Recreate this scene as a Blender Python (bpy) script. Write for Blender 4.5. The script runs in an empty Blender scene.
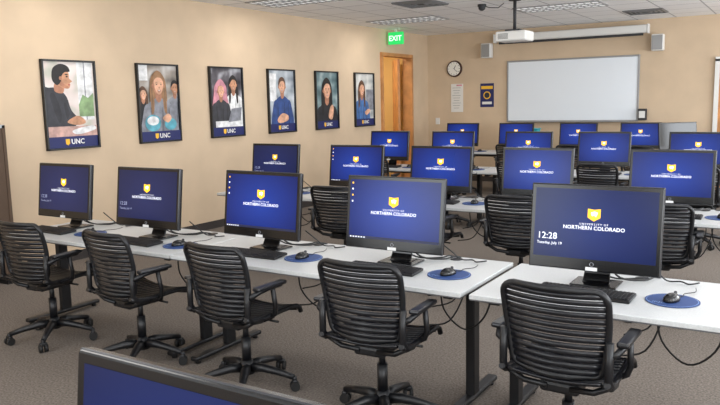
import bpy, bmesh, math, random
from mathutils import Vector, Matrix
random.seed(4)
scene=bpy.context.scene
C=scene.collection
scene.view_settings.view_transform='Standard'

# ------------------------------------------------------------------ materials
def lin(c):
    return tuple(((x/255)/12.92 if x/255<=.04045 else ((x/255+.055)/1.055)**2.4) for x in c)+(1,)
def mat(name,rgb,rough=.5,metal=0,emit=0,spec=.5,noise=0,nscale=50,bump=0,ergb=None):
    m=bpy.data.materials.new(name);m.use_nodes=True
    nt=m.node_tree;b=nt.nodes['Principled BSDF']
    b.inputs['Base Color'].default_value=lin(rgb)
    b.inputs['Roughness'].default_value=rough
    b.inputs['Metallic'].default_value=metal
    b.inputs['Specular IOR Level'].default_value=spec
    if emit:
        b.inputs['Emission Color'].default_value=lin(ergb or rgb);b.inputs['Emission Strength'].default_value=emit
    if noise or bump:
        tc=nt.nodes.new('ShaderNodeTexCoord');n=nt.nodes.new('ShaderNodeTexNoise')
        n.inputs['Scale'].default_value=nscale;n.inputs['Detail'].default_value=4
        nt.links.new(tc.outputs['Object'],n.inputs['Vector'])
        if noise:
            r=nt.nodes.new('ShaderNodeValToRGB')
            a=[max(0,x*(1-noise)) for x in rgb];c=[min(255,x*(1+noise)) for x in rgb]
            r.color_ramp.elements[0].position=.3;r.color_ramp.elements[1].position=.7
            r.color_ramp.elements[0].color=lin(a);r.color_ramp.elements[1].color=lin(c)
            nt.links.new(n.outputs['Fac'],r.inputs['Fac']);nt.links.new(r.outputs['Color'],b.inputs['Base Color'])
        if bump:
            bp=nt.nodes.new('ShaderNodeBump');bp.inputs['Strength'].default_value=bump;bp.inputs['Distance'].default_value=.01
            nt.links.new(n.outputs['Fac'],bp.inputs['Height']);nt.links.new(bp.outputs['Normal'],b.inputs['Normal'])
    return m
M={}
M['wall']=mat('wall_paint_beige',(207,184,156),.85,noise=.02,nscale=3,bump=.05)
M['carpet']=mat('carpet_grey',(114,106,99),.95,noise=.2,nscale=80,bump=.4,spec=.1)
M['base']=mat('baseboard_dark',(52,46,44),.6)
M['table']=mat('laminate_light_grey',(200,202,202),.34,noise=.03,nscale=120)
M['tedge']=mat('table_edge_grey',(92,92,94),.5)
M['leg']=mat('leg_black_steel',(26,26,28),.4,metal=.3)
M['plastic']=mat('chair_black_plastic',(13,14,18),.42)
M['plastic2']=mat('chair_black_satin',(18,19,24),.32)
M['rubber']=mat('caster_rubber',(14,14,15),.6)
M['steel']=mat('steel_grey',(120,122,126),.3,metal=.8)
M['bezel']=mat('bezel_black',(12,12,14),.22)
M['rim']=mat('monitor_rim_grey',(52,52,56),.35,metal=.3)
M['key']=mat('keyboard_key_black',(22,22,25),.5)
M['kbd']=mat('keyboard_body_black',(10,10,12),.45)
M['label']=mat('label_white',(225,225,225),.5)
M['silver']=mat('logo_silver',(170,172,178),.3,metal=.6)
M['white']=mat('white_plastic',(225,224,220),.45)
M['board']=mat('whiteboard_surface',(230,236,242),.25)
M['alu']=mat('aluminium_trim',(150,150,150),.4,metal=.4)
M['frame']=mat('poster_frame_black',(16,16,18),.35)
M['navy']=mat('poster_band_navy',(22,32,92),.5)
M['gold']=mat('gold_print',(240,186,50),.5)
M['pad']=mat('mouse_pad_blue',(28,62,120),.6)
M['padrim']=mat('mouse_pad_light_print',(120,150,200),.6)
M['wood']=mat('door_wood_orange',(190,134,82),.5,noise=.1,nscale=5)
M['hall']=mat('hallway_wall_warm',(222,184,118),.8,noise=.02,nscale=2)
M['vent']=mat('vent_grey',(120,120,120),.5)
M['ventd']=mat('vent_dark',(48,48,50),.6)
M['green']=mat('exit_green',(30,190,90),.5,emit=1.0)
M['txtw']=mat('screen_text_white',(235,238,250),.5,emit=.75)
M['txtdim']=mat('screen_text_dim',(150,156,190),.5,emit=.4)
M['txtg']=mat('screen_emblem_gold',(250,190,40),.5,emit=.75)
M['taskbar']=mat('screen_taskbar',(20,26,58),.4,emit=.5)
M['cable']=mat('cable_black',(15,15,16),.5)
M['teal']=mat('teal_plastic',(40,160,175),.5)
M['paper']=mat('paper_white',(226,224,218),.7)
M['ink']=mat('ink_dark',(40,42,50),.6)
M['partition']=mat('partition_brown',(84,66,52),.8)
M['glass_dark']=mat('screen_off_black',(10,10,12),.12)
M['clockface']=mat('clock_face',(236,234,226),.5)
M['clockrim']=mat('clock_rim',(60,34,26),.4)

def screen_mat(name,c_in,c_out,st):
    m=bpy.data.materials.new(name);m.use_nodes=True;nt=m.node_tree;b=nt.nodes['Principled BSDF']
    tc=nt.nodes.new('ShaderNodeTexCoord');mp=nt.nodes.new('ShaderNodeMapping')
    mp.inputs['Location'].default_value=(0,0,-.30*3.6);mp.inputs['Scale'].default_value=(2.6,0,3.6)
    g=nt.nodes.new('ShaderNodeTexGradient');g.gradient_type='SPHERICAL'
    r=nt.nodes.new('ShaderNodeValToRGB');r.color_ramp.elements[0].color=lin(c_out);r.color_ramp.elements[1].color=lin(c_in)
    r.color_ramp.elements[1].position=.9
    nt.links.new(tc.outputs['Object'],mp.inputs['Vector']);nt.links.new(mp.outputs['Vector'],g.inputs['Vector'])
    nt.links.new(g.outputs['Fac'],r.inputs['Fac']);nt.links.new(r.outputs['Color'],b.inputs['Emission Color'])
    b.inputs['Base Color'].default_value=(.004,.005,.012,1);b.inputs['Roughness'].default_value=.22
    b.inputs['Specular IOR Level'].default_value=.25
    b.inputs['Emission Strength'].default_value=st
    return m
M['scr']=screen_mat('screen_blue',(28,64,168),(10,26,96),1.0)
M['scrlock']=screen_mat('screen_blue_lock',(30,50,118),(16,28,76),1.0)
M['scrdim']=screen_mat('screen_blue_dim',(40,48,100),(28,34,74),.9)

def tile_mat():
    m=bpy.data.materials.new('ceiling_tiles');m.use_nodes=True;nt=m.node_tree;b=nt.nodes['Principled BSDF']
    tc=nt.nodes.new('ShaderNodeTexCoord')
    br=nt.nodes.new('ShaderNodeTexBrick');br.offset=0;br.squash=1
    br.inputs['Color1'].default_value=lin((248,249,250));br.inputs['Color2'].default_value=lin((242,243,245))
    br.inputs['Mortar'].default_value=lin((190,192,196))
    br.inputs['Scale'].default_value=1;br.inputs['Brick Width'].default_value=.61;br.inputs['Row Height'].default_value=.61
    br.inputs['Mortar Size'].default_value=.012;br.inputs['Mortar Smooth'].default_value=.1
    nt.links.new(tc.outputs['Object'],br.inputs['Vector']);nt.links.new(br.outputs['Color'],b.inputs['Base Color'])
    b.inputs['Roughness'].default_value=.9
    return m
M['ceil']=tile_mat()

# ------------------------------------------------------------------ mesh builder
def cat3(pts,n=5):
    pts=[Vector(p) for p in pts];out=[];L=len(pts)
    for i in range(L-1):
        p0=pts[max(i-1,0)];p1=pts[i];p2=pts[i+1];p3=pts[min(i+2,L-1)]
        for q in range(n):
            t=q/n
            out.append(.5*((2*p1)+(p2-p0)*t+(2*p0-5*p1+4*p2-p3)*t*t+(-p0+3*p1-3*p2+p3)*t**3))
    out.append(pts[-1]);return out
class MB:
    def __init__(s): s.bm=bmesh.new(); s.mats=[]
    def mi(s,k):
        if k not in s.mats: s.mats.append(k)
        return s.mats.index(k)
    def add(s,src,k,mtx=None,smooth=False):
        i=s.mi(k);vm={}
        for v in src.verts: vm[v]=s.bm.verts.new(mtx@v.co if mtx else v.co)
        for f in src.faces:
            try: nf=s.bm.faces.new([vm[v] for v in f.verts])
            except ValueError: continue
            nf.material_index=i;nf.smooth=smooth
        src.free()
    def box(s,c,d,k,rot=None,bev=0,seg=2):
        b=bmesh.new();bmesh.ops.create_cube(b,size=1)
        bmesh.ops.scale(b,vec=d,verts=b.verts)
        if bev: bmesh.ops.bevel(b,geom=list(b.edges),offset=bev,segments=seg,affect='EDGES',profile=.5)
        m=Matrix.Translation(c)
        if rot: m=m@rot
        s.add(b,k,m)
    def cyl(s,p0,p1,r0,r1,k,seg=16,smooth=True):
        p0=Vector(p0);p1=Vector(p1);d=p1-p0
        b=bmesh.new();bmesh.ops.create_cone(b,cap_ends=True,segments=seg,radius1=r0,radius2=r1,depth=d.length)
        m=Matrix.Translation((p0+p1)/2)@Vector((0,0,1)).rotation_difference(d.normalized()).to_matrix().to_4x4()
        i0=len(s.bm.faces);s.add(b,k,m,smooth)
        s.bm.faces.ensure_lookup_table()
        for f in s.bm.faces[i0:]:
            if len(f.verts)>4: f.smooth=False
    def tube(s,pts,r,k,seg=8,closed=False,radii=None):
        pts=[Vector(p) for p in pts];n=len(pts);i=s.mi(k);rings=[]
        up=None
        for j,p in enumerate(pts):
            a=pts[(j-1)%n] if (closed or j>0) else p; b=pts[(j+1)%n] if (closed or j<n-1) else p
            t=(b-a).normalized()
            if up is None: up=t.orthogonal().normalized()
            up=(up-t*up.dot(t)).normalized();sd=t.cross(up)
            rr=radii[j] if radii else r
            rings.append([s.bm.verts.new(p+(up*math.cos(2*math.pi*q/seg)+sd*math.sin(2*math.pi*q/seg))*rr) for q in range(seg)])
        rng=range(n) if closed else range(n-1)
        for j in rng:
            A=rings[j];B=rings[(j+1)%n];o=0
            if closed and j==n-1:
                o=min(range(seg),key=lambda q:(A[0].co-B[q].co).length)
            for q in range(seg):
                f=s.bm.faces.new((A[q],A[(q+1)%seg],B[(q+1+o)%seg],B[(q+o)%seg]));f.material_index=i;f.smooth=True
        if not closed:
            for R_ in (rings[0][::-1],rings[-1]):
                f=s.bm.faces.new(R_);f.material_index=i
    def poly(s,pts,k):
        f=s.bm.faces.new([s.bm.verts.new(p) for p in pts]);f.material_index=s.mi(k);return f
    def text(s,body,size,mtx,k,align='CENTER',bold=0):
        cu=bpy.data.curves.new('t','FONT');cu.body=body;cu.size=size;cu.align_x=align;cu.align_y='CENTER';cu.resolution_u=2;cu.offset=bold
        ob=bpy.data.objects.new('t',cu);C.objects.link(ob)
        dg=bpy.context.evaluated_depsgraph_get();me=ob.evaluated_get(dg).to_mesh()
        b=bmesh.new();b.from_mesh(me);ob.evaluated_get(dg).to_mesh_clear()
        bpy.data.objects.remove(ob);bpy.data.curves.remove(cu)
        s.add(b,k,mtx)
    def mesh(s,name,norm=True):
        if norm: bmesh.ops.recalc_face_normals(s.bm,faces=s.bm.faces)
        me=bpy.data.meshes.new(name);s.bm.to_mesh(me);s.bm.free()
        for k in s.mats: me.materials.append(M[k])
        return me
def obj(name,me,loc=(0,0,0),rz=0,parent=None):
    o=bpy.data.objects.new(name,me);C.objects.link(o);o.location=loc;o.rotation_euler=(0,0,rz)
    if parent: o.parent=parent
    return o
FR=Matrix.Rotation(math.pi/2,4,'X')   # text upright, facing -Y
def T(x,y,z): return Matrix.Translation((x,y,z))

# ------------------------------------------------------------------ room
XW,XR,YF,YB,CZ=-6.62,2.8,-2.4,13.4,2.93
D0,D1,DH=11.5,12.62,2.46
def quickbox(name,lo,hi,k,bev=0):
    mb=MB();c=[(a+b)/2 for a,b in zip(lo,hi)];d=[b-a for a,b in zip(lo,hi)]
    mb.box((0,0,0),d,k,bev=bev);return obj(name,mb.mesh(name),c)
quickbox('floor',(XW-2.6,YF-.1,-.1),(XR+.1,YB+.1,0),'carpet')
quickbox('ceiling',(XW-2.6,YF-.1,CZ),(XR+.1,YB+.1,CZ+.1),'ceil')
mb=MB()
for lo,hi in [((XW-.14,YF,0),(XW,D0,CZ)),((XW-.14,D1,0),(XW,YB,CZ)),((XW-.14,D0,DH),(XW,D1,CZ))]:
    mb.box([(a+b)/2 for a,b in zip(lo,hi)],[b-a for a,b in zip(lo,hi)],'wall')
obj('wall_left',mb.mesh('wall_left'))
quickbox('wall_back',(XW-2.6,YB,0),(XR,YB+.12,CZ),'wall')
# right + front walls with window openings
def wall_win(name,axis,pos,lo,hi,wins,th,z0,z1):
    mb=MB();cur=lo
    def bx(a,b,za,zb):
        if axis=='x': mb.box((pos+th/2,(a+b)/2,(za+zb)/2),(abs(th),b-a,zb-za),'wall')
        else: mb.box(((a+b)/2,pos+th/2,(za+zb)/2),(b-a,abs(th),zb-za),'wall')
    for a,b in wins:
        bx(cur,a,0,CZ);bx(a,b,0,z0);bx(a,b,z1,CZ);cur=b
    bx(cur,hi,0,CZ);obj(name,mb.mesh(name))
wr=[(-1.5,1.5),(2.3,5.3),(6.1,9.1),(9.9,12.7)]
wall_win('wall_right','x',XR,YF,YB,wr,.12,.9,2.6)
wf=[(-5.6,-2.4),(-1.4,1.8)]
wall_win('wall_front','y',YF,XW,XR,wf,-.12,.9,2.6)
n=0
for axis,ws in (('x',wr),('y',wf)):
    for a,b in ws:
        n+=1;mb=MB();w=b-a
        for q in (-w/2+.03,0,w/2-.03): mb.box((q,0,0),(.05,.06,1.7),'alu')
        for q in (-.83,.83): mb.box((0,0,q),(w,.06,.05),'alu')
        o=obj('window_%d'%n,mb.mesh('window'),((XR+.05,(a+b)/2,1.75) if axis=='x' else ((a+b)/2,YF-.05,1.75)),math.pi/2 if axis=='x' else 0)
# hallway behind the door
quickbox('wall_hallway',(XW-1.9,9.5,0),(XW-1.78,YB,CZ),'hall')
quickbox('wall_hallway_end',(XW-1.78,9.5,0),(XW-.14,9.6,CZ),'hall')
quickbox('wall_hallway_far',(XW-1.78,YB-.03,0),(XW-.14,YB,CZ),'hall')
# baseboards
quickbox('baseboard_left',(XW,YF,0),(XW+.012,D0-.06,.1),'base')
quickbox('baseboard_back',(XW,YB-.012,0),(XR,YB,.1),'base')
# door frame + open door
mb=MB()
mb.box((XW-.06,D0-.02,DH/2),(.2,.06,DH),'wood');mb.box((XW-.06,D1+.02,DH/2),(.2,.06,DH),'wood');mb.box((XW-.06,(D0+D1)/2,DH+.02),(.2,D1-D0+.1,.06),'wood')
obj('trim_1',mb.mesh('trim_1'))
mb=MB();mb.box((0,.42,DH/2),(.045,.84,DH-.03),'wood',bev=.004)
mb.cyl((.02,.78,1.02),(.08,.78,1.02),.012,.012,'steel',10);mb.cyl((.075,.79,1.02),(.075,.66,1.02),.01,.01,'steel',10)
o=obj('door_1',mb.mesh('door_1'),(XW-.2,D1-.1,0),math.radians(36))
# second doorway frame at the far right
mb=MB()
mb.box((-1.27,YB-.03,1.1),(.07,.05,2.2),'white');mb.box((-.27,YB-.03,1.1),(.07,.05,2.2),'white');mb.box((-.77,YB-.03,2.2),(1.07,.05,.07),'white')
mb.box((-.77,YB-.03,1.08),(.95,.03,2.16),'wood')
mb.cyl((-1.17,YB-.045,1.0),(-1.17,YB-.1,1.0),.012,.012,'steel',10);mb.cyl((-1.18,YB-.095,1.0),(-1.05,YB-.095,1.0),.01,.01,'steel',10)
obj('door_2',mb.mesh('door_2'))

# ------------------------------------------------------------------ table
def table_mesh(L,Dp=.74,H=.71):
    mb=MB()
    mb.box((0,0,H-.0125),(L,Dp,.023),'table',bev=.003)
    mb.box((0,0,H-.018),(L-.002,Dp-.002,.024),'tedge',bev=.002)
    for sx in (-1,1):
        x=sx*(L/2-.1)
        mb.box((x,.02,.36),(.05,.08,.64),'leg',bev=.008)
        mb.box((x,0,.035),(.06,Dp-.1,.03),'leg',bev=.01)
        mb.box((x,0,H-.045),(.05,Dp-.14,.03),'leg',bev=.005)
        for sy in (-1,1): mb.cyl((x,sy*(Dp/2-.09),0),(x,sy*(Dp/2-.09),.025),.018,.018,'rubber',10)
    mb.box((0,.12,H-.06),(L-.2,.03,.05),'leg',bev=.004)
    mb.box((0,.22,H-.1),(L-.4,.1,.015),'leg')
    for gx in (-L/4,L/4):
        mb.cyl((gx+.17,Dp/2-.07,H-.005),(gx+.17,Dp/2-.07,H+.003),.035,.035,'leg',20)
    return mb.mesh('computer_table')

# ------------------------------------------------------------------ all in one computer
PW,PH,PB=.616,.412,.088
def computer_mesh(kind):
    mb=MB();zc=PB+PH/2
    tilt=Matrix.Rotation(math.radians(-7),4,'X')
    sub=MB()
    sub.box((0,.018,zc),(PW,.032,PH),'bezel',bev=.005)
    sub.box((0,.012,zc),(PW+.004,.010,PH+.004),'rim',bev=.004)
    sub.box((0,.045,zc+.0),(PW*.78,.035,PH*.72),'bezel',bev=.012)
    x1=PW/2-.021;z0=PB+.055;z1=PB+PH-.021
    scr={'dim':'scrdim','off':'glass_dark','lock':'scrlock'}.get(kind,'scr')
    y=.0012
    sub.poly([(-x1,y,z0),(x1,y,z0),(x1,y,z1),(-x1,y,z1)],scr)
    sub.tube([(.012*math.cos(t)*.75,.0012,PB+.032+.009*math.sin(t)) for t in [math.pi*2*i/14 for i in range(14)]],.0012,'silver',5,closed=True)
    sub.box((-.0,.001,PB+.010),(.055,.004,.017),'label')
    y=.0003
    if kind!='off':
        zt=.36
        e=.03
        sub.poly([(-e,y,zt+e*.9),(-e,y,zt-e*.5),(0,y,zt-e*1.1),(e,y,zt-e*.5),(e,y,zt+e*.9),(0,y,zt+e*.75)],'txtg')
        sub.poly([(-e*.5,y-.0006,zt+e*.3),(-e*.3,y-.0006,zt-e*.3),(0,y-.0006,zt-e*.1),(e*.3,y-.0006,zt-e*.4),(e*.6,y-.0006,zt+e*.3),(e*.1,y-.0006,zt+e*.5)],'txtw')
        sub.text('U N I V E R S I T Y  O F',.0135,T(0,y,zt-.048)@FR,'txtw')
        sub.text('NORTHERN COLORADO',.0255,T(0,y,zt-.067)@FR,'txtw',bold=.0002)
    if kind in('lock','dim'):
        tk='txtdim' if kind=='dim' else 'txtw'
        sub.text('12:28',.045 if kind=='lock' else .034,T(-x1+.016,y,z0+.1)@FR,tk,'LEFT')
        sub.text('Tuesday, July 19',.019,T(-x1+.016,y,z0+.066)@FR,tk,'LEFT')
    if kind=='desk':
        sub.poly([(-x1,y,z0),(x1,y,z0),(x1,y,z0+.014),(-x1,y,z0+.014)],'taskbar')
        for q in range(4):
            zz=z1-.025-q*.035
            sub.poly([(-x1+.012,y,zz),(-x1+.021,y,zz),(-x1+.021,y,zz+.009),(-x1+.012,y,zz+.009)],'txtw' if q%2 else 'txtg')
        for q in range(6):
            xx=-x1+.01+q*.018
            sub.poly([(xx,y-.0004,z0+.003),(xx+.008,y-.0004,z0+.003),(xx+.008,y-.0004,z0+.010),(xx,y-.0004,z0+.010)],'txtw')
    piv=T(0,0,PB)@tilt@T(0,0,-PB)
    for v in sub.bm.verts: v.co=piv@v.co
    mats=sub.mats
    b=sub.bm
    vm={v:mb.bm.verts.new(v.co) for v in b.verts}
    for f in b.faces:
        nf=mb.bm.faces.new([vm[v] for v in f.verts]);nf.material_index=mb.mi(mats[f.material_index]);nf.smooth=f.smooth
    b.free()
    # stand: thin curved rear neck on a low foot
    mb.box((0,.085,.27),(.12,.04,.12),'bezel',bev=.008)
    i=mb.mi('bezel');rows=[]
    for yy,zz in((.095,.32),(.115,.25),(.13,.18),(.135,.11),(.125,.05),(.11,.018),(.09,.012)):
        w=.045+.02*(1-zz/.32)
        rows.append([mb.bm.verts.new(p) for p in((-w,yy-.006,zz),(w,yy-.006,zz),(w,yy+.006,zz),(-w,yy+.006,zz))])
    for a,b_ in zip(rows,rows[1:]):
        for q in range(4):
            f=mb.bm.faces.new((a[q],a[(q+1)%4],b_[(q+1)%4],b_[q]));f.material_index=i
    mb.box((0,.11,.006),(.22,.17,.010),'bezel',bev=.004,seg=3)
    return mb.mesh('all_in_one_computer',norm=True)
COMP={k:computer_mesh(k) for k in('lock','dim','desk','plain','off')}

def keyboard_mesh():
    mb=MB()
    mb.box((0,0,.009),(.44,.135,.014),'kbd',rot=Matrix.Rotation(math.radians(3),4,'X'),bev=.004)
    for r in range(6):
        yy=-.048+r*.0195
        z=.0175+yy*.052
        x=-.208
        row=[.019]*15
        if r==0: row=[.024,.019,.022,.108,.022,.019,.024]
        for i,w in enumerate(row):
            mb.box((x+w/2,yy,z),(w-.003,.0165,.006),'key',bev=.0015,seg=1);x+=w
        for q in range(3): mb.box((.092+q*.019,yy,z),(.016,.0165,.006),'key',bev=.0015,seg=1)
        for q in range(4): mb.box((.152+q*.018,yy,z),(.0155,.0165,.006),'key',bev=.0015,seg=1)
    return mb.mesh('keyboard')
KB=keyboard_mesh()
def mouse_mesh():
    mb=MB();b=bmesh.new();bmesh.ops.create_uvsphere(b,u_segments=20,v_segments=12,radius=1)
    for v in b.verts:
        v.co.z=max(v.co.z,-.1)
        v.co=Vector((v.co.x*.031*(1-.12*v.co.y),v.co.y*.056,(v.co.z+.1)*.033*(1-.15*v.co.y)))
    mb.add(b,'bezel',smooth=True)
    mb.cyl((-.004,.03,.031),(.004,.03,.031),.008,.008,'rim',12)
    mb.tube(cat3([(0,.05,.012),(.005,.09,.004),(-.01,.14,.003),(.01,.2,.003),(-.02,.27,.003)]),.002,'cable',6)
    return mb.mesh('computer_mouse')
MS=mouse_mesh()
def pad_mesh():
    mb=MB();mb.cyl((0,0,0),(0,0,.003),.115,.115,'pad',40)
    mb.cyl((0,0,.003),(0,0,.0034),.109,.109,'padrim',40);mb.cyl((0,0,.0034),(0,0,.0038),.106,.106,'pad',40)
    mb.text('UNC',.035,T(-.055,-.06,.0042),'padrim')
    return mb.mesh('mouse_pad')
PD=pad_mesh()

# ------------------------------------------------------------------ chair
def chair_mesh():
    mb=MB();P='plastic'
    for k in range(5):
        a=math.radians(72*k+18);d=Vector((math.cos(a),math.sin(a),0));t=Vector((-d.y,d.x,0))
        pts=[d*r+Vector((0,0,z)) for r,z in((.03,.115),(.1,.118),(.2,.1),(.29,.078))]
        mb.tube(pts,.02,P,8,radii=[.03,.027,.021,.017])
        c=d*.295
        mb.cyl(c+Vector((0,0,.05)),c+Vector((0,0,.085)),.012,.012,P,8)
        mb.box(c+Vector((0,0,.055)),(.03,.05,.028),P,rot=Matrix.Rotation(a+.5,4,'Z'),bev=.008)
        ax=(Matrix.Rotation(.5,3,'Z')@t)
        for s_ in(-1,1):
            mb.cyl(c+ax*(s_*.008)+Vector((0,0,.028)),c+ax*(s_*.028)+Vector((0,0,.028)),.028,.026,'rubber',18)
    mb.cyl((0,0,.08),(0,0,.16),.045,.035,P,20)
    mb.cyl((0,0,.15),(0,0,.30),.027,.027,P,16);mb.cyl((0,0,.28),(0,0,.4),.017,.017,P,16)
    mb.box((0,-.01,.405),(.17,.27,.05),P,bev=.014)
    mb.cyl((.08,.05,.405),(.2,.06,.4),.007,.007,P,8)
    # seat frame + slats
    prof=[(.235,.405),(.225,.43),(.2,.447),(.15,.455),(.05,.452),(-.05,.447),(-.13,.447),(-.2,.46),(-.225,.475)]
    def interp(pr,s):
        L=[0]
        for a,b in zip(pr,pr[1:]): L.append(L[-1]+math.dist(a,b))
        s*=L[-1]
        for i in range(len(pr)-1):
            if s<=L[i+1]+1e-9:
                f=(s-L[i])/(L[i+1]-L[i]);return tuple(a+(b-a)*f for a,b in zip(pr[i],pr[i+1]))
        return pr[-1]
    def slat(s0,s1,pr,wfun,bowamt,axis,th=.008,n=10):
        i=mb.mi('plastic2');rows=[]
        a=interp(pr,s0);b=interp(pr,s1);w=wfun((s0+s1)/2)
        t=Vector((0,b[0]-a[0],b[1]-a[1])).normalized();nm=Vector((0,-t.z,t.y))
        for q in range(n+1):
            x=-w+2*w*q/n
            off=Vector((0,bowamt*(x/w)**2,0)) if axis=='y' else Vector((0,0,bowamt*(x/w)**2))
            A=Vector((x,a[0],a[1]))+off;B=Vector((x,b[0],b[1]))+off
            rows.append([mb.bm.verts.new(p) for p in(A+nm*th*.2,A*.7+B*.3+nm*th*.6,A*.3+B*.7+nm*th*.6,B+nm*th*.2,B-nm*th*.2,A*.3+B*.7-nm*th*.6,A*.7+B*.3-nm*th*.6,A-nm*th*.2)])
        K=8
        for u,v in zip(rows,rows[1:]):
            for q in range(K):
                f=mb.bm.faces.new((u[q],u[(q+1)%K],v[(q+1)%K],v[q]));f.material_index=i;f.smooth=True
        for e in(rows[0],rows[-1][::-1]):
            f=mb.bm.faces.new(e);f.material_index=i
    N=15
    for j in range(N): slat((j+.08)/N,(j+.86)/N,prof,lambda s:.215-.02*abs(s-.5)*2,.018,'z',th=.012)
    for sx in(-1,1):
        mb.tube([(sx*.222,y,z+.016) for y,z in prof],.014,P,8)
        mb.tube([(sx*.05,0,.41),(sx*.15,0,.42),(sx*.218,0,.455)],.014,P,8)
        mb.tube([(sx*.05,-.14,.41),(sx*.15,-.15,.42),(sx*.218,-.16,.46)],.014,P,8)
    # back
    bp=[(-.215,.495),(-.222,.56),(-.225,.62),(-.232,.68),(-.245,.74),(-.262,.8),(-.278,.85),(-.282,.868)]
    def bw(s):
        w=.188+.03*math.sin(min(1,s*1.25)*math.pi/2)
        if s>.86: w-= (1-math.sqrt(max(0,1-((s-.86)/.14)**2)))*.05
        if s<.1: w-= (1-math.sqrt(max(0,1-((.1-s)/.1)**2)))*.03
        return w
    N=13
    for j in range(N): slat((j+.3)/(N+.4),(j+1.1)/(N+.4),bp,lambda s:bw(s)-.004,.05,'y',th=.012)
    loop=[]
    ss=[0,.02,.05,.1,.2,.3,.4,.5,.6,.7,.8,.86,.9,.94,.97,.99,1]
    for s_ in ss:
        y,z=interp(bp,s_);w=bw(s_);loop.append((w,y+.05,z))
    y,z=interp(bp,1)
    for q in(.7,.35,0,-.35,-.7): loop.append((bw(1)*q,y+.05*q*q,z+.006*(1-q*q)))
    for s_ in reversed(ss):
        y,z=interp(bp,s_);w=bw(s_);loop.append((-w,y+.05,z))
    y,z=interp(bp,0)
    for q in(-.7,-.35,0,.35,.7): loop.append((bw(0)*q,y+.05*q*q,z-.004))
    mb.tube(loop,.0145,P,8,closed=True)
    for sx in(-1,1):
        mb.tube([(sx*.222,-.1,.455),(sx*.224,-.175,.465),(sx*.222,-.205,.50),(sx*.222,-.205,.57),(sx*.222,-.2,.66)],.017,P,8)
        # arm
        mb.tube([(sx*.222,-.2,.60),(sx*.25,-.19,.615),(sx*.262,-.15,.632),(sx*.266,-.08,.640),(sx*.266,.02,.640)],.015,P,8)
        mb.tube([(sx*.222,-.02,.46),(sx*.25,-.02,.475),(sx*.266,-.03,.52),(sx*.266,-.05,.63)],.014,P,8)
        mb.box((sx*.266,-.07,.650),(.05,.23,.022),'plastic2',bev=.009,seg=3)
    return mb.mesh('office_chair')
CH=chair_mesh()

# ------------------------------------------------------------------ layout
TB=table_mesh(1.95)
TBS=table_mesh(1.72)
def workstation(x,y,kind,rz=0,kb=True,detail=True):
    z=.7105
    obj('all_in_one_computer',COMP[kind],(x,y,z),math.radians(rz))
    if kb:
        obj('keyboard',KB,(x+.01+random.uniform(-.02,.02),y-.105,z),math.radians(random.uniform(-3,3)))
        px=x+.37
        obj('mouse_pad',PD,(px,y-.04,z))
        obj('computer_mouse',MS,(px,y-.05,z+.004),math.radians(random.uniform(-25,5)))
    if detail:
        mb=MB()
        mb.tube(cat3([(x+.05,y+.1,z+.12),(x+.1,y+.17,z+.03),(x+.2,y+.25,z+.01),(x+.24,y+.335,z+.012),(x+.26,y+.40,z-.03),(x+.27,y+.40,z-.2),(x+.2,y+.33,z-.38),(x+.05,y+.3,z-.42)]),.005,'cable',6)
        mb.tube(cat3([(x-.05,y+.1,z+.12),(x+.05,y+.2,z+.02),(x+.17,y+.28,z+.01),(x+.2,y+.35,z+.01),(x+.21,y+.41,z-.04),(x+.22,y+.38,z-.25),(x+.1,y+.3,z-.3)]),.0045,'cable',6)
        mb.tube(cat3([(x+.2,y+.22,z+.11),(x+.26,y+.24,z+.06),(x+.3,y+.28,z+.012),(x+.36,y+.3,z+.01),(x+.4,y+.26,z+.01),(x+.44,y+.31,z+.01)]),.004,'cable',6)
        mb.tube(cat3([(x+.3,y+.0,z-.05),(x+.33,y-.02,z-.2),(x+.44,y+.0,z-.30),(x+.55,y+.0,z-.22),(x+.6,y+.02,z-.06)]),.005,'cable',6)
        obj('power_cable',mb.mesh('power_cable'))
# row 1
Y1=3.42
for x,k,r,dy in[(-4.79,'dim',0,-.03),(-3.84,'dim',0,-.06),(-2.87,'desk',-2,-.01),(-1.925,'desk',0,0),(-.83,'lock',0,0),(.16,'lock',0,0)]: workstation(x,Y1+dy,k,r)
obj('computer_table',TBS,(-4.175,3.07+.37,0))
for x in(-2.33,-.335): obj('computer_table',TB,(x,3.07+.37,0))
for x,r in[(-4.47,4),(-3.56,-5),(-2.68,-3),(-1.77,2),(-.82,-2),(.2,0)]: obj('office_chair',CH,(x,3.03,0),math.radians(r))
# row 0 (closest, only the top of a computer peeks in)
for x in(-.757,.27): workstation(x,.71,'lock',0,kb=True,detail=False)
obj('computer_table',TB,(-.27,.73,0))
# row 2
Y2=5.91
for x,k in[(-4.74,'dim'),(-3.73,'desk'),(-2.815,'plain'),(-1.914,'plain'),(-.853,'plain'),(.15,'plain')]: workstation(x,Y2,k)
for x in(-4.25,-2.28,-.31): obj('computer_table',TB,(x,Y2+.015,0))
for x,r in[(-4.55,5),(-3.6,2),(-2.75,-4),(-1.9,0),(-.85,4),(.2,0)]: obj('office_chair',CH,(x,Y2-.39,0),math.radians(r))
Y3=8.82
for x in(-4.99,-4.015,-2.967,-2.033,-1.0,0): workstation(x,Y3,'plain',detail=False)
for x in(-4.5,-2.53,-.56): obj('computer_table',TB,(x,Y3+.015,0))
for x,r in[(-4.9,5),(-3.9,-8),(-2.9,-4),(-1.95,0),(-.95,4)]: obj('office_chair',CH,(x,Y3-.41,0),math.radians(r))
Y4=11.93
for x in(-5.23,-4.23,-3.165,-2.19): workstation(x,Y4,'plain',detail=False)
obj('all_in_one_computer',COMP['off'],(-1.62,Y4,.7105),math.radians(38))
for x in(-4.75,-2.78,-.81): obj('computer_table',TB,(x,Y4+.015,0))
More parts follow.
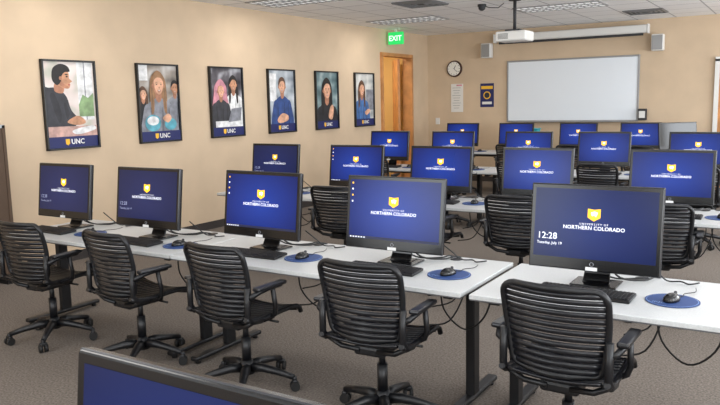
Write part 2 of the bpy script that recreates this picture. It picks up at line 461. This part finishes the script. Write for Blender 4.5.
for x,r in[(-5.1,5),(-4.1,-8),(-3.1,-4),(-2.1,0),(-1.1,6)]: obj('office_chair',CH,(x,Y4-.41,0),math.radians(r))
mb=MB();mb.box((0,0,.19),(.24,.16,.38),'teal',bev=.02);mb.box((0,0,.385),(.26,.18,.02),'teal',bev=.008)
obj('storage_bin',mb.mesh('storage_bin'),(-4.02,Y4+.28,.711))

# ------------------------------------------------------------------ posters
def c(name,rgb,noise=.16,nscale=11):
    if name not in M: M[name]=mat('print_'+name,rgb,.55,noise=noise,nscale=nscale)
    return name
def grad_mat(name,cols,nz=2.5):
    m=bpy.data.materials.new('print_'+name);m.use_nodes=True;nt=m.node_tree;b=nt.nodes['Principled BSDF']
    tc=nt.nodes.new('ShaderNodeTexCoord');n=nt.nodes.new('ShaderNodeTexNoise');n.inputs['Scale'].default_value=nz;n.inputs['Detail'].default_value=1.5
    r=nt.nodes.new('ShaderNodeValToRGB')
    while len(r.color_ramp.elements)<len(cols): r.color_ramp.elements.new(.5)
    for i,cc in enumerate(cols):
        r.color_ramp.elements[i].position=.3+.4*i/(len(cols)-1);r.color_ramp.elements[i].color=lin(cc)
    nt.links.new(tc.outputs['Object'],n.inputs['Vector']);nt.links.new(n.outputs['Fac'],r.inputs['Fac']);nt.links.new(r.outputs['Color'],b.inputs['Base Color'])
    b.inputs['Roughness'].default_value=.5;M[name]=m;return name
PWd,PHt=.65,.932
def smoothpoly(pts,n=6):
    out=[];L=len(pts)
    for i in range(L):
        p0,p1,p2,p3=[pts[(i+k-1)%L] for k in range(4)]
        for q in range(n):
            t=q/n
            out.append(tuple(.5*((2*p1[j])+(-p0[j]+p2[j])*t+(2*p0[j]-5*p1[j]+4*p2[j]-p3[j])*t*t+(-p0[j]+3*p1[j]-3*p2[j]+p3[j])*t**3) for j in(0,1)))
    return out
class Poster:
    def __init__(s,bg):
        s.mb=MB();s.l=0
        s.mb.box((0,.006,0),(PWd,.012,PHt),'frame')
        fw=.02
        for sx in(-1,1): s.mb.box((sx*(PWd/2-fw/2),-.013,0),(fw,.03,PHt),'frame',bev=.003)
        for sz in(-1,1): s.mb.box((0,-.013,sz*(PHt/2-fw/2)),(PWd,.03,fw),'frame',bev=.003)
        s.W=PWd-2*fw;s.H=PHt-2*fw;s.rect(0,0,1,1,bg)
    def P(s,u,v): return (-s.W/2+u*s.W,-.0008-.0003*s.l,-s.H/2+v*s.H)
    def rect(s,a,b,c_,d,k): s.poly([(a,b),(c_,b),(c_,d),(a,d)],k,False)
    def clip(s,pts):
        def cl(pts,ins,inter):
            o=[]
            for i in range(len(pts)):
                a=pts[i-1];b=pts[i]
                if ins(b):
                    if not ins(a): o.append(inter(a,b))
                    o.append(b)
                elif ins(a): o.append(inter(a,b))
            return o
        for ax,val,sg in((0,0,1),(0,1,-1),(1,0,1),(1,1,-1)):
            def inter(a,b):
                t=(val-a[ax])/(b[ax]-a[ax]);return tuple(a[j]+(b[j]-a[j])*t for j in(0,1))
            pts=cl(pts,lambda p:(p[ax]-val)*sg>=-1e-9,inter)
            if len(pts)<3: return []
        return pts
    def poly(s,pts,k,sm=True):
        if sm: pts=smoothpoly(pts)
        pts=s.clip(pts);s.l+=1
        if len(pts)<3: return
        s.mb.poly([s.P(*p) for p in pts],k)
    def ell(s,u,v,ru,rv,k,ang=0,n=20):
        ca,sa=math.cos(ang),math.sin(ang);asp=s.W/s.H
        s.poly([(u+(ru*math.cos(t)*ca-rv/asp*math.sin(t)*sa),v+(ru*math.cos(t)*sa*asp+rv*math.sin(t)*ca)) for t in[2*math.pi*i/n for i in range(n)]],k,False)
    def person(s,u,v,h,skin,hair,shirt,style='short',turn=0,dk='pskind'):
        a=s.H/s.W; r=h*a*.37
        sw=r*2.7
        if style=='long': s.poly([(u-r*1.25,v+h*.3),(u,v+h*.72),(u+r*1.25,v+h*.3),(u+r*1.5,v-h*.6),(u+r*1.3,v-h*1.3),(u,v-h*1.1),(u-r*1.3,v-h*1.3),(u-r*1.5,v-h*.6)],hair)
        s.poly([(u-sw,v-h*1.25),(u-sw*.6,v-h*.85),(u-r*.4,v-h*.62),(u+r*.4,v-h*.62),(u+sw*.6,v-h*.85),(u+sw,v-h*1.25),(u+sw*1.15,v-h*3.2),(u-sw*1.15,v-h*3.2)],shirt)
        # garment folds
        for e,f_ in((-.55,.1),(.2,-.08),(.62,.05)):
            s.poly([(u+sw*e,v-h*1.2),(u+sw*(e+.07),v-h*1.25),(u+sw*(e+.1+f_),v-h*2.6),(u+sw*(e-.02+f_),v-h*2.6)],shirt+'_sh')
        s.poly([(u-r*.42,v-h*.25),(u+r*.42,v-h*.25),(u+r*.5,v-h*.66),(u,v-h*.85),(u-r*.5,v-h*.66)],dk)
        if style=='long':
            for e in(-1,1): s.poly([(u+e*r*.95,v+h*.2),(u+e*r*1.3,v-h*.3),(u+e*r*1.35,v-h*1.35),(u+e*r*.9,v-h*1.25),(u+e*r*.75,v-h*.5)],hair)
            for e in(-1,1): s.poly([(u+e*r*1.1,v-h*.1),(u+e*r*1.16,v-h*.3),(u+e*r*1.15,v-h*1.1),(u+e*r*1.02,v-h*1.0)],hair+'_sh')
        if style=='short': s.ell(u,v+h*.14,r*1.1,h*.52,hair)
        s.ell(u-r*1.0,v-h*.04,r*.16,h*.1,dk);s.ell(u+r*1.0,v-h*.04,r*.16,h*.1,dk)
        s.poly([(u-r*.92,v+h*.2),(u-r*.5,v+h*.42),(u+r*.5,v+h*.42),(u+r*.92,v+h*.2),(u+r*.82,v-h*.2),(u+r*.35,v-h*.48),(u-r*.35,v-h*.48),(u-r*.82,v-h*.2)],dk)
        q=.1 if turn>=0 else -.1
        s.poly([(u+r*(-.8+q),v+h*.2),(u+r*(-.4+q),v+h*.4),(u+r*(.4+q),v+h*.4),(u+r*(.8+q),v+h*.2),(u+r*(.66+q),v-h*.18),(u+r*(.26+q),v-h*.42),(u+r*(-.26+q),v-h*.42),(u+r*(-.66+q),v-h*.18)],skin)
        o=turn*r*.25
        for e in(-.38,.38):
            s.ell(u+e*r+o,v+h*.03,r*.13,h*.022,'peye');s.ell(u+e*r+o,v+h*.11,r*.2,h*.014,hair)
        s.ell(u+o*1.3,v-h*.12,r*.1,h*.045,dk)
        s.ell(u+o,v-h*.27,r*.28,h*.04,'plip');s.ell(u+o,v-h*.262,r*.2,h*.018,'pteeth')
        if style!='scarf': s.poly([(u-r*1.02,v+h*.12),(u-r*.7,v+h*.52),(u,v+h*.64),(u+r*.7,v+h*.52),(u+r*1.02,v+h*.12),(u+r*.55,v+h*.34),(u-r*.3,v+h*.36)],hair)
    def done(s,y):
        s.rect(0,0,1,.13,'navy')
        yy=-.0008-.0003*(s.l+1);vz=-s.H/2+.065*s.H
        s.mb.poly([(-.1,yy,vz+.032),(-.1,yy,vz-.018),(-.075,yy,vz-.034),(-.05,yy,vz-.018),(-.05,yy,vz+.032)],'gold')
        s.mb.text('UNC',.075,T(.05,yy,vz)@FR,'pteeth',bold=.002)
        obj('framed_poster',s.mb.mesh('framed_poster',norm=False),(XW+.016,y+PWd/2,2.127-PHt/2),math.pi/2)
for nme,rgb in dict(pskin=(216,166,136),pskind=(172,120,94),pskin2=(190,140,108),peye=(50,36,32),plip=(170,88,82),pteeth=(238,236,232),
  hblack=(30,26,26),hbrown=(92,64,46),hblond=(146,110,78),sgrey=(132,134,142),sdark=(54,54,60),snavy=(46,72,128),sblue=(66,106,162),
  hijab=(196,134,146),ptable=(190,154,144),pteal=(90,162,178),pwhite=(226,226,226),sblack=(34,34,38),pgreen=(130,156,112)).items():
    c(nme,rgb); c(nme+'_sh',tuple(int(x*.8) for x in rgb))
grad_mat('bg1',[(232,226,220),(218,204,198),(160,172,150)],nz=4);grad_mat('bg2',[(90,84,78),(160,150,140),(204,200,196)],nz=6)
grad_mat('bg3',[(40,38,44),(90,86,92),(180,180,186)],nz=6);grad_mat('bg4',[(120,128,138),(176,184,192),(220,224,228)],nz=5)
grad_mat('bg5',[(62,84,88),(110,134,138),(176,190,190)],nz=5);grad_mat('bg6',[(150,156,156),(204,204,200),(232,230,226)],nz=5)
PY=[4.557,5.778,6.976,8.169,9.354,10.521]
# 1: man in profile at a table beside a bright window
p=Poster('bg1');p.rect(.66,.32,.97,1,'pwhite');p.rect(.80,.32,.82,1,'sgrey');p.poly([(.66,.5),(.75,.62),(.86,.58),(.97,.64),(.97,.36),(.66,.36)],'pgreen',False)
p.poly([(-.1,.1),(-.1,.66),(.1,.70),(.26,.69),(.42,.6),(.5,.44),(.62,.34),(.58,.26),(.4,.2)],'sdark')
p.poly([(.1,.6),(.2,.62),(.3,.4),(.24,.3)],'sdark_sh');p.poly([(.36,.5),(.4,.52),(.46,.4),(.4,.34)],'sdark_sh')
p.poly([(.2,.66),(.36,.64),(.38,.74),(.22,.76)],'pskind')
p.poly([(.2,.86),(.3,.93),(.45,.92),(.5,.86),(.5,.81),(.555,.775),(.51,.755),(.51,.72),(.47,.69),(.36,.70),(.26,.74)],'pskin2')
p.poly([(.27,.76),(.36,.71),(.44,.69),(.47,.71),(.38,.75),(.33,.80)],'pskind')
p.poly([(.16,.84),(.2,.93),(.34,.975),(.48,.95),(.52,.89),(.42,.88),(.36,.84),(.34,.78),(.26,.73),(.18,.77)],'hblack')
p.ell(.455,.83,.022,.01,'peye');p.ell(.45,.855,.035,.007,'hblack');p.ell(.33,.81,.03,.022,'pskind');p.ell(.49,.735,.025,.008,'plip')
p.rect(0,.13,1,.25,'ptable');p.poly([(.4,.3),(.6,.37),(.74,.33),(.76,.28),(.6,.26)],'pskin2');p.poly([(.5,.2),(.9,.25),(.96,.2),(.6,.15)],'pwhite')
p.done(PY[0])
p=Poster('bg2');p.rect(.0,.8,.25,1,'pwhite');p.person(.93,.7,.17,'pskin2','hblack','sgrey');p.person(.1,.62,.15,'pskin','hbrown','sblack','long')
p.person(.48,.74,.27,'pskin','hblond','sgrey','long',.5);p.ell(.3,.24,.2,.11,'pteal');p.ell(.3,.27,.15,.06,'pwhite');p.ell(.75,.22,.16,.08,'pteal');p.poly([(.55,.3),(.7,.36),(.78,.3),(.68,.24)],'pskin')
p.done(PY[1])
p=Poster('bg3');p.person(.72,.76,.2,'pskin2','hblack','pwhite','long')
p.poly([(.02,.1),(.02,.4),(.08,.6),(.12,.74),(.3,.84),(.47,.74),(.5,.6),(.56,.4),(.6,.1)],'hijab');p.person(.3,.66,.19,'pskin','hijab','sdark','scarf',.6)
p.rect(.1,.13,.9,.22,'pwhite');p.poly([(.5,.2),(.9,.22),(.96,.42),(.62,.4)],'sgrey',False);p.done(PY[2])
p=Poster('bg4');p.rect(.05,.5,.3,.95,'pwhite');p.person(.52,.74,.24,'pskin','hbrown','snavy','short',-.4)
p.poly([(.3,.2),(.5,.3),(.72,.26),(.7,.18),(.4,.14)],'pskin');p.done(PY[3])
p=Poster('bg5');p.person(.5,.68,.32,'pskin','hblack','sblack','long',.5);p.poly([(.55,.2),(.62,.36),(.74,.42),(.8,.34),(.72,.16)],'pskin');p.done(PY[4])
p=Poster('bg6');p.rect(.6,.3,1,.7,'sgrey');p.person(.36,.7,.25,'pskin','hbrown','sblue','long',.7);p.poly([(.5,.26),(.7,.32),(.8,.28),(.6,.2)],'pskin');p.done(PY[5])

# ------------------------------------------------------------------ back wall objects
mb=MB();w=2.39;h=1.133
mb.box((0,-.012,0),(w,.02,h),'board')
for sx in(-1,1): mb.box((sx*w/2,-.018,0),(.03,.034,h+.03),'alu',bev=.004)
for sz in(-1,1): mb.box((0,-.018,sz*h/2),(w,.034,.03),'alu',bev=.004)
mb.box((0,-.06,-h/2-.01),(w*.9,.1,.015),'alu',bev=.003)
obj('whiteboard',mb.mesh('whiteboard'),(-3.705,YB-.002,1.757))
mb=MB();mb.box((0,0,0),(.14,.09,.2),'ventd',bev=.01);mb.box((0,-.05,0),(.1,.01,.12),'white')
obj('marker_holder',mb.mesh('marker_holder'),(-2.42,YB-.06,1.3))
mb=MB()
mb.box((0,0,0),(2.75,.13,.14),'white',bev=.03,seg=3)
for sx in(-1,1): mb.box((sx*1.38,0,0),(.03,.14,.16),'white',bev=.01);mb.box((sx*1.2,.08,.02),(.05,.1,.1),'alu')
mb.box((0,-.0,-.09),(2.6,.02,.04),'ventd')
obj('projection_screen',mb.mesh('projection_screen'),(-3.73,YB-.16,2.76))
def speaker():
    mb=MB();mb.box((0,-.1,0),(.2,.16,.28),'white',bev=.02);mb.box((0,-.182,0),(.17,.01,.24),'alu',bev=.004);mb.box((0,-.021,0),(.06,.04,.1),'ventd');return mb.mesh('wall_speaker')
sp=speaker();obj('wall_speaker',sp,(-5.3,YB,2.55));obj('wall_speaker',sp,(-2.2,YB,2.52))
mb=MB();mb.cyl((0,0,0),(0,-.04,0),.165,.16,'clockrim',40);mb.cyl((0,-.04,0),(0,-.043,0),.135,.135,'clockface',40)
for i in range(12):
    a=i*math.pi/6;mb.box((.115*math.sin(a),-.044,.115*math.cos(a)),(.008,.003,.02),'ink',rot=Matrix.Rotation(a,4,'Y'))
mb.box((.02,-.046,.03),(.01,.003,.08),'ink',rot=Matrix.Rotation(.5,4,'Y'));mb.box((.035,-.047,-.03),(.007,.003,.11),'ink',rot=Matrix.Rotation(2.3,4,'Y'))
obj('wall_clock',mb.mesh('wall_clock'),(-6.02,YB,2.24))
mb=MB();mb.box((0,-.004,0),(.26,.006,.56),'paper')
for i in range(9): mb.box((-.01,-.008,.2-i*.05),(.18-.03*(i%3),.002,.008),'alu')
mb.box((.05,-.008,.25),(.12,.002,.03),'hijab')
obj('wall_notice',mb.mesh('wall_notice'),(-5.97,YB,1.66))
mb=MB();mb.box((0,-.004,0),(.28,.006,.46),'navy');mb.box((0,-.009,.15),(.24,.002,.06),'gold')
mb.cyl((0,-.008,0),(0,-.010,0),.075,.075,'gold',24);mb.cyl((0,-.010,0),(0,-.012,0),.055,.055,'ink',24);mb.box((0,-.009,-.15),(.2,.002,.05),'paper')
obj('safety_sign',mb.mesh('safety_sign'),(-5.33,YB,1.7))
mb=MB();mb.box((0,-.01,0),(.09,.014,.13),'white',bev=.004);mb.box((0,-.02,0),(.02,.01,.04),'white')
obj('light_switch',mb.mesh('light_switch'),(-6.4,YB,1.2))
# exit sign
mb=MB();mb.box((0,0,0),(.3,.06,.22),'green',bev=.008);mb.box((0,0,.13),(.03,.03,.06),'white');mb.box((0,0,.16),(.14,.06,.015),'white')
mb.text('EXIT',.13,T(0,-.033,-.005)@FR,'txtw',bold=.003)
obj('exit_sign',mb.mesh('exit_sign'),(-6.42,11.7,CZ-.17),0)
# projector
mb=MB();mb.box((0,0,0),(.42,.34,.13),'white',bev=.025,seg=3);mb.cyl((.1,.16,0),(.1,.2,0),.045,.04,'ventd',20)
for i in range(5): mb.box((-.1,-.172,-.03+i*.015),(.14,.004,.006),'ventd')
mb.box((0,0,.08),(.2,.2,.02),'ventd');mb.cyl((0,0,.08),(0,0,.49),.022,.022,'ventd',14);mb.cyl((0,0,.465),(0,0,.489),.08,.08,'ventd',20)
obj('ceiling_projector',mb.mesh('ceiling_projector'),(-3.335,9.35,CZ-.49))
mb=MB();mb.cyl((0,0,-.03),(0,0,0),.06,.06,'ventd',20)
b=bmesh.new();bmesh.ops.create_uvsphere(b,u_segments=16,v_segments=8,radius=.05);mb.add(b,'ventd',T(0,0,-.04),True)
mb.tube([(0,0,-.01),(.1,.02,-.05),(.22,.05,-.06),(.3,.05,-.005)],.006,'cable',6)
obj('ceiling_camera',mb.mesh('ceiling_camera'),(-3.9,9.6,CZ))
# ceiling lights
def troffer():
    mb=MB();L,W_=1.2,.59
    mb.box((0,0,-.004),(L,W_,.006),'troff')
    for sx in(-1,1): mb.box((sx*L/2,0,-.006),(.025,W_+.02,.014),'alu')
    for sy in(-1,1): mb.box((0,sy*W_/2,-.006),(L,.025,.014),'alu')
    for i in range(1,3): mb.box((0,-W_/2+i*W_/3,-.012),(L,.008,.014),'alu')
    for i in range(1,12): mb.box((-L/2+i*L/12,0,-.012),(.005,W_,.014),'alu')
    return mb.mesh('ceiling_light')
M['troff']=mat('troffer_diffuser',(225,225,225),.4,emit=.6)
tr=troffer()
for x in(-5.6,-3.1,-.6,1.9):
    for y in(1.6,4.6,7.6,10.6):
        obj('ceiling_light',tr,(x,y,CZ-.001))
def vent():
    mb=MB();mb.box((0,0,-.004),(.58,.58,.006),'ventd')
    for i in range(4):
        r=.28-.065*i
        for q in range(4):
            rot=Matrix.Rotation(q*math.pi/2,4,'Z');v=rot@Vector((0,r,-.012));mb.box(v,(2*r,.03,.01),'vent',rot=rot@Matrix.Rotation(.5,4,'X'))
    return mb.mesh('ceiling_vent')
vt=vent()
for x,y in((-2.2,12.1),(-4.5,8.9),(-1.9,9.0)): obj('ceiling_vent',vt,(x,y,CZ-.001))
# outlets + partition on left wall
mb=MB();mb.box((.008,0,0),(.014,.12,.12),'white',bev=.003);mb.box((.018,.0,.02),(.006,.04,.03),'ventd');mb.box((.018,0,-.025),(.006,.04,.03),'ventd')
ol=mb.mesh('wall_outlet')
for y in(5.0,8.4): obj('wall_outlet',ol,(XW,y,.55))
mb=MB();mb.box((0,0,.75),(.06,1.3,1.42),'partition',bev=.01);mb.box((0,.66,.74),(.07,.03,1.48),'partition');mb.box((0,0,1.47),(.07,1.34,.03),'alu')
for s_ in(-.5,.5): mb.box((0.03,s_,.02),(.3,.05,.04),'leg')
obj('partition_panel',mb.mesh('partition_panel'),(XW+.17,3.33,0))

# ------------------------------------------------------------------ lights
def area(name,loc,rot,sx,sy,e,col=(1,1,1)):
    l=bpy.data.lights.new(name,'AREA');l.shape='RECTANGLE';l.size=sx;l.size_y=sy;l.energy=e;l.color=col
    o=bpy.data.objects.new(name,l);C.objects.link(o);o.location=loc;o.rotation_euler=rot;return o
for a,b in wr: area('daylight_window',(XR-.02,(a+b)/2,1.75),(0,math.radians(90),0),1.6,b-a-.1,150,(.92,.96,1))
for a,b in wf: area('daylight_window',((a+b)/2,YF+.02,1.75),(math.radians(90),0,0),b-a-.1,1.6,95,(.93,.97,1))
for x in(-5.6,-3.1,-.6,1.9):
    for y in(1.6,4.6,7.6,10.6): area('troffer_lamp',(x,y,CZ-.04),(0,0,0),1.15,.55,14,(1,.98,.95))
area('hallway_lamp',(XW-1,11.8,2.85),(0,0,0),.6,1.2,38,(1,.9,.74))
w=bpy.data.worlds.new('World');scene.world=w;w.use_nodes=True
w.node_tree.nodes['Background'].inputs[0].default_value=(.75,.87,1,1);w.node_tree.nodes['Background'].inputs[1].default_value=1.0

# ------------------------------------------------------------------ camera
ya,p_,ro=.556,.140,.022
F=Vector((-math.sin(ya)*math.cos(p_),math.cos(ya)*math.cos(p_),-math.sin(p_)))
R0=Vector((math.cos(ya),math.sin(ya),0));U0=R0.cross(F)
R=R0*math.cos(ro)-U0*math.sin(ro);U=R.cross(F)
cam=bpy.data.cameras.new('camera');co=bpy.data.objects.new('camera',cam);C.objects.link(co)
cam.sensor_width=36;cam.lens=714.55/720*36;cam.clip_start=.05
mt=Matrix((R,U,-F)).transposed().to_4x4();mt.translation=Vector((0,0,1.627))
co.matrix_world=mt
scene.camera=co
